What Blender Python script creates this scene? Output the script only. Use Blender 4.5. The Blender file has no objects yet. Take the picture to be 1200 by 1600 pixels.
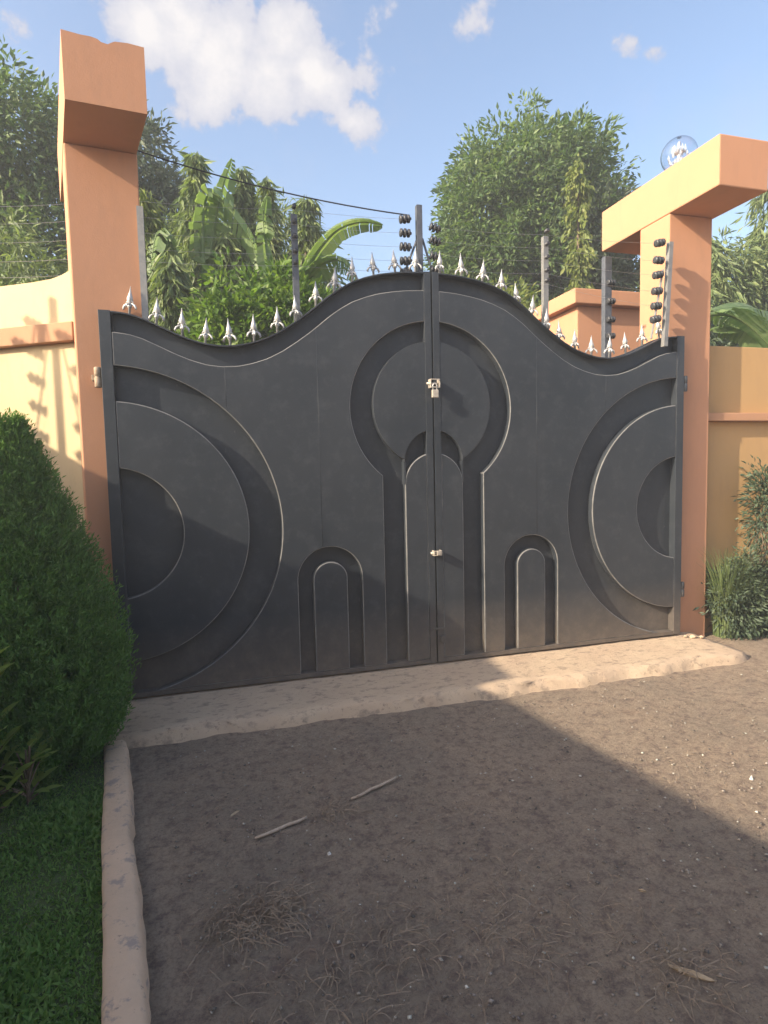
import bpy, math, random
import numpy as np
from mathutils import Vector, Matrix
S = bpy.context.scene
C = S.collection
rnd = random.Random(7)
rng = np.random.default_rng(7)
R = math.radians

# ------------------------------------------------------------------ camera
cam = bpy.data.objects.new('camera', bpy.data.cameras.new('camera'))
C.objects.link(cam)
right = Vector((0.962, -0.271, -0.023)).normalized()
fwd = Vector((0.268, 0.960, -0.075)); fwd = (fwd - right * fwd.dot(right)).normalized()
up = right.cross(fwd)
mw = Matrix((right, up, -fwd)).transposed().to_4x4()
mw.translation = Vector((-1.569, -4.178, 1.516))
cam.matrix_world = mw
cam.data.sensor_fit = 'VERTICAL'; cam.data.sensor_height = 36; cam.data.lens = 36 * 923.3 / 1600
cam.data.clip_start = 0.05; cam.data.clip_end = 4000
S.camera = cam

# ------------------------------------------------------------------ light
TOSUN = Vector((-1.0, -0.25, 0.545)).normalized()
EL = math.asin(TOSUN.z); AZ = math.atan2(TOSUN.x, TOSUN.y)
sun = bpy.data.objects.new('sun', bpy.data.lights.new('sun', 'SUN')); C.objects.link(sun)
sun.data.energy = 4.4; sun.data.angle = R(0.6); sun.data.color = (1.0, 0.86, 0.66)
sun.rotation_euler = TOSUN.to_track_quat('Z', 'Y').to_euler()
S.view_settings.view_transform = 'Standard'; S.view_settings.look = 'None'
S.view_settings.gamma = 1; S.view_settings.use_curve_mapping = False
S.view_settings.exposure = 1.12

W = bpy.data.worlds.new('World'); S.world = W; W.use_nodes = True
nt = W.node_tree; nt.nodes.clear()
def wn(t, **k):
    n = nt.nodes.new(t)
    for a, b in k.items(): setattr(n, a, b)
    return n
def wmath(op, a, b=None, clamp=False):
    n = wn('ShaderNodeMath', operation=op, use_clamp=clamp)
    for i, v in enumerate((a, b)):
        if v is None: continue
        if isinstance(v, (int, float)): n.inputs[i].default_value = v
        else: nt.links.new(v, n.inputs[i])
    return n.outputs[0]
sky = wn('ShaderNodeTexSky', sky_type='NISHITA', sun_disc=False)
sky.sun_elevation = EL; sky.sun_rotation = AZ
sky.air_density = 1.0; sky.dust_density = 3.0; sky.ozone_density = 1.0
tc = wn('ShaderNodeTexCoord')
nrm = wn('ShaderNodeVectorMath', operation='NORMALIZE'); nt.links.new(tc.outputs['Generated'], nrm.inputs[0])
D = nrm.outputs[0]
nz = wn('ShaderNodeTexNoise'); nz.inputs['Scale'].default_value = 9; nz.inputs['Detail'].default_value = 9; nz.inputs['Roughness'].default_value = .58
nt.links.new(D, nz.inputs['Vector'])
nzl = wn('ShaderNodeTexNoise'); nzl.inputs['Scale'].default_value = 3.1; nzl.inputs['Detail'].default_value = 6
nt.links.new(D, nzl.inputs['Vector'])
# the big cumulus: puffs given as directions from the viewer (x, y, z, angular radius)
PUFFS = [(-0.019, 0.834, 0.5740000000000001, 0.073), (0.009, 0.817, 0.598, 0.048), (0.031, 0.848, 0.551, 0.085), (0.089, 0.852, 0.538, 0.077), (0.106, 0.831, 0.5680000000000001, 0.055), (0.15, 0.846, 0.534, 0.062), (0.182, 0.824, 0.537, 0.049), (0.212, 0.818, 0.534, 0.045), (0.16, 0.859, 0.509, 0.045), (0.203, 0.847, 0.491, 0.043), (0.072, 0.825, 0.5830000000000001, 0.045), (-0.063, 0.839, 0.5630000000000001, 0.053), (0.527, 0.668, 0.526, 0.024), (0.549, 0.66, 0.513, 0.02), (0.35, 0.739, 0.576, 0.029), (0.22, 0.778, 0.589, 0.033), (-0.204, 0.827, 0.524, 0.023), (-0.132, 0.847, 0.516, 0.019)]
acc = None
for x, y, z, r_ in PUFFS:
    v = Vector((x, y, z)).normalized()
    d = wn('ShaderNodeVectorMath', operation='DISTANCE'); nt.links.new(D, d.inputs[0]); d.inputs[1].default_value = v
    q = wmath('SUBTRACT', 1.0, wmath('DIVIDE', d.outputs['Value'], r_))
    if r_ < .05: q = wmath('SUBTRACT', wmath('MULTIPLY', q, .5), .22)
    acc = q if acc is None else wmath('MAXIMUM', acc, q)
nzf = wn('ShaderNodeTexNoise'); nzf.inputs['Scale'].default_value = 24; nzf.inputs['Detail'].default_value = 8; nzf.inputs['Roughness'].default_value = .6
nt.links.new(D, nzf.inputs['Vector'])
dens = wmath('ADD', wmath('ADD', acc, wmath('MULTIPLY', wmath('SUBTRACT', nz.outputs[0], .5), 1.5)), wmath('MULTIPLY', wmath('SUBTRACT', nzf.outputs[0], .5), 1.5))
m1 = wn('ShaderNodeMapRange'); m1.inputs['From Min'].default_value = -.06; m1.inputs['From Max'].default_value = .26
m1.interpolation_type = 'SMOOTHSTEP'
nt.links.new(dens, m1.inputs[0])
wisp = wn('ShaderNodeMapRange'); wisp.inputs['From Min'].default_value = .52; wisp.inputs['From Max'].default_value = .85; wisp.inputs['To Max'].default_value = .55
nt.links.new(wmath('ADD', wmath('MULTIPLY', nzl.outputs[0], .6), wmath('MULTIPLY', nz.outputs[0], .4)), wisp.inputs[0])
cov = wmath('MAXIMUM', m1.outputs[0], wisp.outputs[0], True)
cr = wn('ShaderNodeValToRGB'); cr.color_ramp.elements[0].position = .05; cr.color_ramp.elements[0].color = (1.85, 1.92, 2.3, 1)
cr.color_ramp.elements[1].position = .9; cr.color_ramp.elements[1].color = (2.9, 2.8, 2.8, 1)
nt.links.new(dens, cr.inputs[0])
mix = wn('ShaderNodeMix', data_type='RGBA')
nt.links.new(cov, mix.inputs['Factor']); nt.links.new(sky.outputs[0], mix.inputs[6]); nt.links.new(cr.outputs[0], mix.inputs[7])
bg = wn('ShaderNodeBackground'); bg.inputs['Strength'].default_value = 0.15
nt.links.new(mix.outputs[2], bg.inputs['Color'])
wo = wn('ShaderNodeOutputWorld'); nt.links.new(bg.outputs[0], wo.inputs['Surface'])

# ------------------------------------------------------------------ materials
def mat(name, rough=.8, spec=.3, metallic=0.0):
    m = bpy.data.materials.new(name); m.use_nodes = True
    b = m.node_tree.nodes['Principled BSDF']
    b.inputs['Roughness'].default_value = rough; b.inputs['Metallic'].default_value = metallic
    b.inputs['Specular IOR Level'].default_value = spec
    return m, m.node_tree, b
def nn(t, ty, **k):
    n = t.nodes.new(ty)
    for a, v in k.items():
        if a in n.inputs: n.inputs[a].default_value = v
        else: setattr(n, a, v)
    return n
def noise(t, scale, detail=6, rough=.6, stretch=None):
    tcn = nn(t, 'ShaderNodeTexCoord'); n = nn(t, 'ShaderNodeTexNoise')
    n.inputs['Scale'].default_value = scale; n.inputs['Detail'].default_value = detail; n.inputs['Roughness'].default_value = rough
    if stretch:
        mp = nn(t, 'ShaderNodeMapping'); mp.inputs['Scale'].default_value = stretch
        t.links.new(tcn.outputs['Object'], mp.inputs[0]); t.links.new(mp.outputs[0], n.inputs['Vector'])
    else: t.links.new(tcn.outputs['Object'], n.inputs['Vector'])
    return n.outputs[0]
def ramp(t, fac, stops):
    r = nn(t, 'ShaderNodeValToRGB'); e = r.color_ramp.elements
    while len(e) < len(stops): e.new(.5)
    for i, (p_, c_) in enumerate(stops): e[i].position = p_; e[i].color = (*c_, 1)
    t.links.new(fac, r.inputs[0]); return r.outputs[0]
def mixc(t, fac, a, b, mode='MIX'):
    m = nn(t, 'ShaderNodeMix', data_type='RGBA'); m.blend_type = mode
    if isinstance(fac, float): m.inputs['Factor'].default_value = fac
    else: t.links.new(fac, m.inputs['Factor'])
    for i, v in ((6, a), (7, b)):
        if isinstance(v, tuple): m.inputs[i].default_value = (*v, 1)
        else: t.links.new(v, m.inputs[i])
    return m.outputs[2]
def bump(t, b, h, strength, dist):
    n = nn(t, 'ShaderNodeBump'); n.inputs['Strength'].default_value = strength; n.inputs['Distance'].default_value = dist
    t.links.new(h, n.inputs['Height']); t.links.new(n.outputs[0], b.inputs['Normal'])

def plaster(name, c, dirt=(.22, .15, .11), streak=.20):
    m, t, b = mat(name, .85, .25)
    big = noise(t, 1.7, 7, .65); st = noise(t, 2.0, 7, .7, (4, 4, 1.1)); fine = noise(t, 90, 5, .7)
    col = mixc(t, ramp(t, big, [(.35, (0, 0, 0)), (.75, (.35, .35, .35))]), c, tuple(x * .82 for x in c))
    col = mixc(t, ramp(t, st, [(.52, (0, 0, 0)), (.8, (streak,) * 3)]), col, dirt)
    t.links.new(col, b.inputs['Base Color'])
    bump(t, b, mixc(t, .6, fine, noise(t, 7, 4)), .35, .006)
    return m
M = {}
M['orange'] = plaster('orange_plaster', (.54, .275, .16))
M['band'] = plaster('band_plaster', (.50, .27, .155))
M['cream'] = plaster('cream_plaster', (.66, .51, .30))
M['ochre'] = plaster('ochre_plaster', (.52, .32, .145))

def gate_mat():
    m, t, b = mat('black_painted_steel', .46, .45)
    big = noise(t, 1.3, 6, .6, (1, 1, .6)); dust = noise(t, 9, 8, .75); scr = noise(t, 26, 6, .8, (1, 1, .25))
    col = mixc(t, ramp(t, big, [(.3, (0, 0, 0)), (.7, (1, 1, 1))]), (.019, .025, .033), (.040, .045, .053))
    col = mixc(t, ramp(t, dust, [(.50, (0, 0, 0)), (.74, (.42, .42, .42))]), col, (.085, .090, .096))
    col = mixc(t, ramp(t, scr, [(.66, (0, 0, 0)), (.74, (.6, .6, .6))]), col, (.22, .20, .18))
    # road dust splashed along the foot of the leaves
    tcn = nn(t, 'ShaderNodeTexCoord'); sp = nn(t, 'ShaderNodeSeparateXYZ'); t.links.new(tcn.outputs['Object'], sp.inputs[0])
    mr = nn(t, 'ShaderNodeMapRange'); mr.inputs['From Min'].default_value = .5; mr.inputs['From Max'].default_value = 0
    t.links.new(sp.outputs['Z'], mr.inputs[0])
    mm = nn(t, 'ShaderNodeMath', operation='MULTIPLY'); t.links.new(mr.outputs[0], mm.inputs[0]); t.links.new(dust, mm.inputs[1])
    col = mixc(t, mm.outputs[0], col, (.22, .17, .125))
    t.links.new(col, b.inputs['Base Color'])
    t.links.new(ramp(t, dust, [(.3, (.34,) * 3), (.75, (.55,) * 3)]), b.inputs['Roughness'])
    bump(t, b, mixc(t, .12, noise(t, 2.2, 3, .5), dust), .22, .012)
    return m
M['gate'] = gate_mat()
M['edge'] = None
def simple(name, c1, c2, scale, rough=.6, spec=.3, metallic=0., bs=.2, bd=.003):
    m, t, b = mat(name, rough, spec, metallic)
    n = noise(t, scale, 6, .65)
    t.links.new(ramp(t, n, [(.3, c1), (.7, c2)]), b.inputs['Base Color'])
    if bs: bump(t, b, n, bs, bd)
    return m
M['edge'] = simple('edge_highlight_paint', (.10, .10, .10), (.26, .25, .235), 7, .45, .5)  # pale bevel faces: sunlit edge highlights put into the colour
M['silver'] = simple('silver_paint', (.42, .42, .42), (.62, .61, .59), 40, .45, .5, .35)
M['post'] = simple('grey_post_steel', (.07, .08, .10), (.13, .14, .16), 25, .5, .4, .2)
M['galv'] = simple('dull_galvanised_steel', (.22, .22, .22), (.32, .31, .29), 20, .5, .4, .4)
M['insul'] = simple('dark_insulator_plastic', (.03, .032, .036), (.06, .06, .065), 30, .4, .5)
M['wire'] = simple('fence_wire', (.35, .35, .35), (.5, .5, .5), 30, .4, .5, .6, 0)
M['cable'] = simple('black_cable', (.02, .02, .022), (.04, .04, .045), 60, .5, .4)
M['brass'] = simple('worn_pale_metal', (.40, .34, .27), (.62, .56, .48), 60, .5, .5, .4)
M['rust'] = simple('rusty_hinge_metal', (.30, .20, .12), (.42, .34, .26), 60, .7, .3, .2)
M['stick'] = simple('dry_wood', (.36, .27, .20), (.50, .40, .31), 50, .9, .2)
M['bark'] = simple('bark', (.10, .075, .05), (.22, .17, .12), 18, .95, .1, 0., .6, .02)
M['white_stone'] = simple('pale_stone', (.45, .42, .38), (.65, .62, .58), 40, .9, .2)
M['deadleaf'] = simple('dead_leaf', (.28, .20, .12), (.45, .35, .24), 30, .9, .2)
M['straw'] = simple('dry_straw', (.19, .135, .095), (.32, .25, .18), 14, .95, .1, 0, 0)
M['lampbase'] = simple('lamp_base_plastic', (.08, .06, .055), (.14, .11, .10), 20, .5, .4)

def concrete():
    m, t, b = mat('worn_concrete', .92, .2)
    n1 = noise(t, 2.3, 7, .7); n2 = noise(t, 26, 8, .75); n3 = noise(t, 9, 6, .7, (1, 2.2, 1))
    col = mixc(t, ramp(t, n1, [(.3, (0, 0, 0)), (.7, (1, 1, 1))]), (.56, .43, .30), (.47, .345, .245))
    col = mixc(t, ramp(t, n3, [(.53, (0, 0, 0)), (.64, (.8, .8, .8))]), col, (.27, .21, .16))
    col = mixc(t, ramp(t, n2, [(.58, (0, 0, 0)), (.68, (.8, .8, .8))]), col, (.15, .11, .09))
    t.links.new(col, b.inputs['Base Color']); bump(t, b, n2, .7, .012)
    return m
M['concrete'] = concrete()
def kerbmat():
    m, t, b = mat('pinkish_kerb_concrete', .92, .2)
    n1 = noise(t, 3.3, 7, .7); n2 = noise(t, 30, 8, .75); n3 = noise(t, 12, 6, .7)
    col = mixc(t, ramp(t, n1, [(.3, (0, 0, 0)), (.7, (1, 1, 1))]), (.64, .46, .32), (.50, .36, .25))
    col = mixc(t, ramp(t, n3, [(.54, (0, 0, 0)), (.62, (.8, .8, .8))]), col, (.30, .25, .22))
    col = mixc(t, ramp(t, n2, [(.60, (0, 0, 0)), (.68, (.8, .8, .8))]), col, (.15, .12, .10))
    t.links.new(col, b.inputs['Base Color']); bump(t, b, n2, .7, .010)
    return m
M['kerb'] = kerbmat()
def groundmat():
    m, t, b = mat('compacted_murram', .95, .15)
    n1 = noise(t, .9, 7, .65); n2 = noise(t, 75, 9, .85); n3 = noise(t, 6, 9, .8); n4 = noise(t, 210, 3, .6)
    col = mixc(t, ramp(t, n1, [(.35, (0, 0, 0)), (.68, (1, 1, 1))]), (.47, .355, .255), (.32, .265, .205))
    col = mixc(t, ramp(t, n3, [(.48, (0, 0, 0)), (.72, (.75, .75, .75))]), col, (.54, .41, .29))
    col = mixc(t, ramp(t, n2, [(.36, (.7, .7, .7)), (.52, (0, 0, 0))]), col, (.14, .11, .095))
    col = mixc(t, ramp(t, n4, [(.60, (0, 0, 0)), (.68, (.6, .6, .6))]), col, (.42, .36, .31))
    n5 = noise(t, 21, 9, .78); n6 = noise(t, 2.4, 5, .7)
    col = mixc(t, ramp(t, n5, [(.38, (.8, .8, .8)), (.52, (0, 0, 0))]), col, (.19, .14, .12))  # hollows of the grain get their shade in the colour too
    col = mixc(t, ramp(t, n6, [(.60, (0, 0, 0)), (.78, (.5, .5, .5))]), col, (.36, .24, .17))
    t.links.new(col, b.inputs['Base Color'])
    bump(t, b, mixc(t, .5, n5, n2), 1.0, .045)
    return m
M['ground'] = groundmat()
M['gravel'] = None
def islandmat(name, stops, rough=.9, spec=.2, trans=0.0):
    m, t, b = mat(name, rough, spec)
    g = nn(t, 'ShaderNodeNewGeometry')
    col = ramp(t, g.outputs['Random Per Island'], stops)
    n = noise(t, 1.6, 3, .6)
    col = mixc(t, ramp(t, n, [(.3, (0, 0, 0)), (.7, (.5, .5, .5))]), col, mixc(t, 1.0, col, (.62, .75, .6), 'MULTIPLY'))
    t.links.new(col, b.inputs['Base Color'])
    if trans:
        tr = nn(t, 'ShaderNodeBsdfTranslucent'); ms = nn(t, 'ShaderNodeMixShader'); ms.inputs[0].default_value = trans
        t.links.new(mixc(t, 1.0, col, (1.15, 1.25, .55), 'MULTIPLY'), tr.inputs['Color'])
        t.links.new(b.outputs[0], ms.inputs[1]); t.links.new(tr.outputs[0], ms.inputs[2])
        t.links.new(ms.outputs[0], t.nodes['Material Output'].inputs['Surface'])
    return m
M['gravel'] = islandmat('loose_gravel', [(0, (.12, .10, .09)), (.55, (.25, .20, .17)), (.88, (.36, .30, .26)), (1, (.6, .56, .51))])
def green(name, a, b_, c, trans=.35, rough=.5, spec=.35): return islandmat(name, [(0, a), (.5, b_), (1, c)], rough, spec, trans)
M['lf_round'] = green('glossy_tree_leaves', (.06, .115, .045), (.11, .175, .06), (.20, .26, .10), .38)
M['lf_citrus'] = green('bright_citrus_leaves', (.08, .15, .025), (.13, .22, .04), (.21, .29, .06), .4)
M['lf_droop'] = green('drooping_leaves', (.12, .165, .07), (.18, .235, .095), (.27, .31, .14), .35)
M['lf_yellow'] = green('yellow_green_leaves', (.12, .16, .04), (.19, .23, .06), (.27, .28, .09), .4)
M['lf_dark'] = green('dark_tree_leaves', (.06, .09, .06), (.09, .125, .075), (.13, .16, .10), .25)
M['lf_banana'] = green('banana_leaf_green', (.17, .25, .10), (.21, .29, .12), (.25, .32, .15), .4, .45)
M['lf_cypress'] = green('cypress_sprays', (.10, .19, .05), (.135, .25, .06), (.19, .32, .085), .25, .7, .15)
M['lf_croton'] = green('broad_shrub_leaves', (.17, .27, .05), (.26, .34, .08), (.38, .40, .12), .35)
M['grass'] = green('lawn_grass', (.09, .17, .04), (.13, .23, .055), (.20, .29, .09), .3, .7, .15)
M['soil'] = simple('lawn_soil', (.05, .075, .03), (.09, .11, .045), 20, .95, .1, 0., .5, .01)
M['field'] = simple('verge_earth', (.09, .10, .05), (.18, .14, .09), 1.5, .95, .1, 0., .5, .02)

m, t, b = mat('clear_globe_glass', .10, .5)
b.inputs['Transmission Weight'].default_value = 1; b.inputs['IOR'].default_value = 1.4; b.inputs['Base Color'].default_value = (.93, .95, .97, 1)
M['glass'] = m
m, t, b = mat('cut_glass_inner', .15, .8)
b.inputs['Base Color'].default_value = (.8, .82, .85, 1); b.inputs['Metallic'].default_value = .5
M['cutglass'] = m

# ------------------------------------------------------------------ mesh helpers
class MB:
    def __init__(s): s.v = []; s.f = []; s.sm = False
    def add(s, vs, fs):
        o = len(s.v); s.v += [tuple(x) for x in vs]; s.f += [tuple(i + o for i in q) for q in fs]; return s
    def box(s, x0, x1, y0, y1, z0, z1):
        return s.add([(x0, y0, z0), (x1, y0, z0), (x1, y1, z0), (x0, y1, z0), (x0, y0, z1), (x1, y0, z1), (x1, y1, z1), (x0, y1, z1)],
                     [(0, 3, 2, 1), (4, 5, 6, 7), (0, 1, 5, 4), (1, 2, 6, 5), (2, 3, 7, 6), (3, 0, 4, 7)])
    def prism(s, pts, y0, y1):          # polygon in x-z, counter-clockwise seen from -y, extruded in y
        n = len(pts)
        A = sum(pts[i][0] * pts[(i + 1) % n][1] - pts[(i + 1) % n][0] * pts[i][1] for i in range(n))
        if A < 0: pts = pts[::-1]
        vs = [(x, y0, z) for x, z in pts] + [(x, y1, z) for x, z in pts]
        fs = [tuple(range(n)), tuple(range(2 * n - 1, n - 1, -1))]
        fs += [(i + n, (i + 1) % n + n, (i + 1) % n, i) for i in range(n)]
        return s.add(vs, fs)
    def footprint(s, pts, z0, z1):      # polygon in x-y (ccw), extruded in z
        n = len(pts); vs = [(x, y, z0) for x, y in pts] + [(x, y, z1) for x, y in pts]
        return s.add(vs, [tuple(range(n - 1, -1, -1)), tuple(range(n, 2 * n))] + [(i, (i + 1) % n, (i + 1) % n + n, i + n) for i in range(n)])
    def tube(s, path, rad, seg=8, cap=True):
        path = [Vector(p_) for p_ in path]; n = len(path)
        rad = rad if isinstance(rad, (list, tuple)) else [rad] * n
        d0 = (path[1] - path[0]).normalized(); ref = Vector((0, 0, 1)) if abs(d0.z) < .9 else Vector((1, 0, 0))
        a = d0.cross(ref).normalized(); rings = []
        for i in range(n):
            d = (path[min(i + 1, n - 1)] - path[max(i - 1, 0)]).normalized()
            a = (a - d * a.dot(d)).normalized(); bb = d.cross(a)
            rings.append([path[i] + (a * math.cos(2 * math.pi * k / seg) + bb * math.sin(2 * math.pi * k / seg)) * rad[i] for k in range(seg)])
        vs = [v for r_ in rings for v in r_]
        fs = [(i * seg + k, i * seg + (k + 1) % seg, (i + 1) * seg + (k + 1) % seg, (i + 1) * seg + k) for i in range(n - 1) for k in range(seg)]
        if cap: fs += [tuple(range(seg - 1, -1, -1)), tuple(range((n - 1) * seg, n * seg))]
        return s.add(vs, fs)
    def lathe(s, prof, c=(0, 0, 0), seg=10, axis='z'):
        vs = []; 
        for r_, h in prof:
            for k in range(seg):
                a = 2 * math.pi * k / seg; q = (r_ * math.cos(a), r_ * math.sin(a), h)
                if axis == 'x': q = (h, q[0], q[1])
                vs.append((c[0] + q[0], c[1] + q[1], c[2] + q[2]))
        n = len(prof)
        fs = [(i * seg + k, i * seg + (k + 1) % seg, (i + 1) * seg + (k + 1) % seg, (i + 1) * seg + k) for i in range(n - 1) for k in range(seg)]
        fs += [tuple(range(seg - 1, -1, -1)), tuple(range((n - 1) * seg, n * seg))]
        return s.add(vs, fs)
    def mesh(s, name, m, smooth=False, bevel=0):
        me = bpy.data.meshes.new(name); me.from_pydata(s.v, [], s.f); me.materials.append(m)
        if smooth: me.shade_smooth()
        return me
    def build(s, name, m, parent=None, smooth=False, bevel=0):
        return link(name, s.mesh(name, m, smooth), parent, bevel)
def link(name, me, parent=None, bevel=0, loc=None):
    o = bpy.data.objects.new(name, me); C.objects.link(o); o.parent = parent
    if loc: o.location = loc
    if bevel:
        b = o.modifiers.new('bevel', 'BEVEL')
        if me.materials[0] == M['gate'] and bevel > .005:
            if len(me.materials) < 2: me.materials.append(M['edge'])
            b.material = 1
        b.width = bevel; b.segments = 2; b.limit_method = 'ANGLE'; b.angle_limit = R(40)
    return o
def tag(o, label=None, cat=None, group=None, kind=None):
    for k, v in (('label', label), ('category', cat), ('group', group), ('kind', kind)):
        if v: o[k] = v
    return o
def thing(name, label, cat, loc=(0, 0, 0), group=None):
    o = bpy.data.objects.new(name, None); C.objects.link(o); o.location = loc; o.empty_display_size = .2
    return tag(o, label, cat, group)
def npmesh(name, V, F, m, smooth=False):
    """V (n,3), F (k,3) int"""
    me = bpy.data.meshes.new(name); me.vertices.add(len(V)); me.vertices.foreach_set('co', V.astype(np.float32).ravel())
    me.loops.add(F.size); me.loops.foreach_set('vertex_index', F.astype(np.int32).ravel())
    me.polygons.add(len(F)); me.polygons.foreach_set('loop_start', np.arange(0, F.size, F.shape[1], dtype=np.int32))
    me.polygons.foreach_set('loop_total', np.full(len(F), F.shape[1], dtype=np.int32))
    me.update(calc_edges=True); me.validate(); me.materials.append(m)
    if smooth: me.shade_smooth()
    return me
def unit(a): return a / np.maximum(np.linalg.norm(a, axis=1, keepdims=True), 1e-9)
def leafmesh(name, c, d, L, Wd, m, fold=.25, curl=.15):
    """one folded leaf (4 triangles) per centre; c,d (n,3); L,Wd (n,)"""
    n = len(c); d = unit(d); ref = rng.normal(size=(n, 3)); ref[:, 2] += .8
    s = unit(np.cross(d, ref)); u = np.cross(s, d); L = L[:, None]; Wd = Wd[:, None]
    base = c; mid = c + d * L * .5 - u * Wd * fold
    tip = c + d * L - u * L * curl
    l_ = c + d * L * .45 - s * Wd * .5 + u * Wd * .05; r_ = c + d * L * .45 + s * Wd * .5 + u * Wd * .05
    V = np.stack([base, l_, mid, r_, tip], 1).reshape(-1, 3)
    i = (np.arange(n) * 5)[:, None]
    F = np.concatenate([i + [0, 2, 1], i + [1, 2, 4], i + [0, 3, 2], i + [3, 4, 2]], 1).reshape(-1, 3)
    return npmesh(name, V, F, m)

def trunk_part(parent, path, r0, r1, limbs=(), name='trunk'):
    b = MB(); n = len(path); b.tube(path, [r0 + (r1 - r0) * i / (n - 1) for i in range(n)], 9)
    for a, e in limbs:
        a = Vector(a); e = Vector(e); mid = (a + e) / 2 + Vector((rnd.uniform(-.1, .1), rnd.uniform(-.1, .1), .12))
        b.tube([a, mid, e], [r1 * .9, r1 * .5, r1 * .15], 5)
    return b.build(name, M['bark'], parent, True)

def blobs_tree(name, label, loc, blobs, nclump, per, L, Wr, m, droop=.1, trunk_r=.14, group=None, rc=.22, cat='tree', trunkname='trunk', fill=.25):
    """blobs: list of (cx,cy,cz,rx,ry,rz) relative to loc. Leaves gathered in clumps on and inside the blobs"""
    t_ = thing(name, label, cat, loc, group)
    vol = np.array([b[3] * b[4] * b[5] for b in blobs]) ** .66; vol /= vol.sum()
    k = rng.choice(len(blobs), nclump, p=vol); B = np.array(blobs)[k]
    q = unit(rng.normal(size=(nclump, 3))); rad = rng.uniform(fill, 1, (nclump, 1)) ** .45 * rng.uniform(.88, 1.08, (nclump, 1))
    cc = B[:, :3] + q * rad * B[:, 3:]
    size = rng.uniform(.6, 1.3, nclump) * rc
    idx = np.repeat(np.arange(nclump), per); n = len(idx)
    off = rng.normal(size=(n, 3)) * .5; off *= np.minimum(1, 1.05 / np.maximum(np.linalg.norm(off, axis=1, keepdims=True), 1e-6))
    c = cc[idx] + off * size[idx][:, None]
    outd = unit(off) * .9 + q[idx] * .55 + rng.normal(size=(n, 3)) * .45; outd[:, 2] -= droop * 2
    Ls = L * rng.uniform(.55, 1.2, n)
    link('crown', leafmesh('crown', c, outd, Ls, Ls * Wr, m), t_)
    cz = min(b[2] for b in blobs); main = max(blobs, key=lambda b: b[3] * b[5])
    top = Vector(main[:3]); path = [(0, 0, -.1), (.04, .02, top.z * .3), (top.x * .4, top.y * .4, top.z * .65), tuple(top)]
    limbs = [(Vector(path[2]), Vector(path[2]).lerp(Vector(cc[j]), .72)) for j in rng.choice(nclump, min(16, nclump), replace=False)]
    trunk_part(t_, path, trunk_r, trunk_r * .45, limbs, trunkname)
    return t_

def column_tree(name, label, loc, h, r, n, L, Wr, m, group=None, z0=.3, lean=(0, 0), cat='tree', pw=.7):
    """narrow tree with hanging leaves in tiers"""
    t_ = thing(name, label, cat, loc, group)
    nb = max(14, int(n / 26)); zz = z0 + (h - z0) * rng.uniform(0, 1, nb) ** .9
    ang = rng.uniform(0, 2 * np.pi, nb); prof = r * (1 - (zz - z0) / (h - z0)) ** pw * rng.uniform(.35, 1.25, nb) + .04
    idx = rng.integers(0, nb, n); u_ = rng.uniform(.1, 1, n) ** .7
    lx = lean[0] * (zz / h) ** 2; ly = lean[1] * (zz / h) ** 2
    c = np.stack([lx[idx] + np.cos(ang[idx]) * prof[idx] * u_, ly[idx] + np.sin(ang[idx]) * prof[idx] * u_, zz[idx] - u_ ** 2 * prof[idx] * .8], 1)
    c += rng.normal(size=(n, 3)) * .035
    d = np.stack([np.cos(ang[idx]) * .45, np.sin(ang[idx]) * .45, -np.ones(n) * .9], 1) + rng.normal(size=(n, 3)) * .33
    Ls = L * rng.uniform(.6, 1.2, n)
    link('crown', leafmesh('crown', c, d, Ls, Ls * Wr, m, .2, .12), t_)
    trunk_part(t_, [(0, 0, -.1), (0, 0, h * .5), (lean[0] * .8, lean[1] * .8, h * .93)], .06, .012)
    return t_

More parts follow.
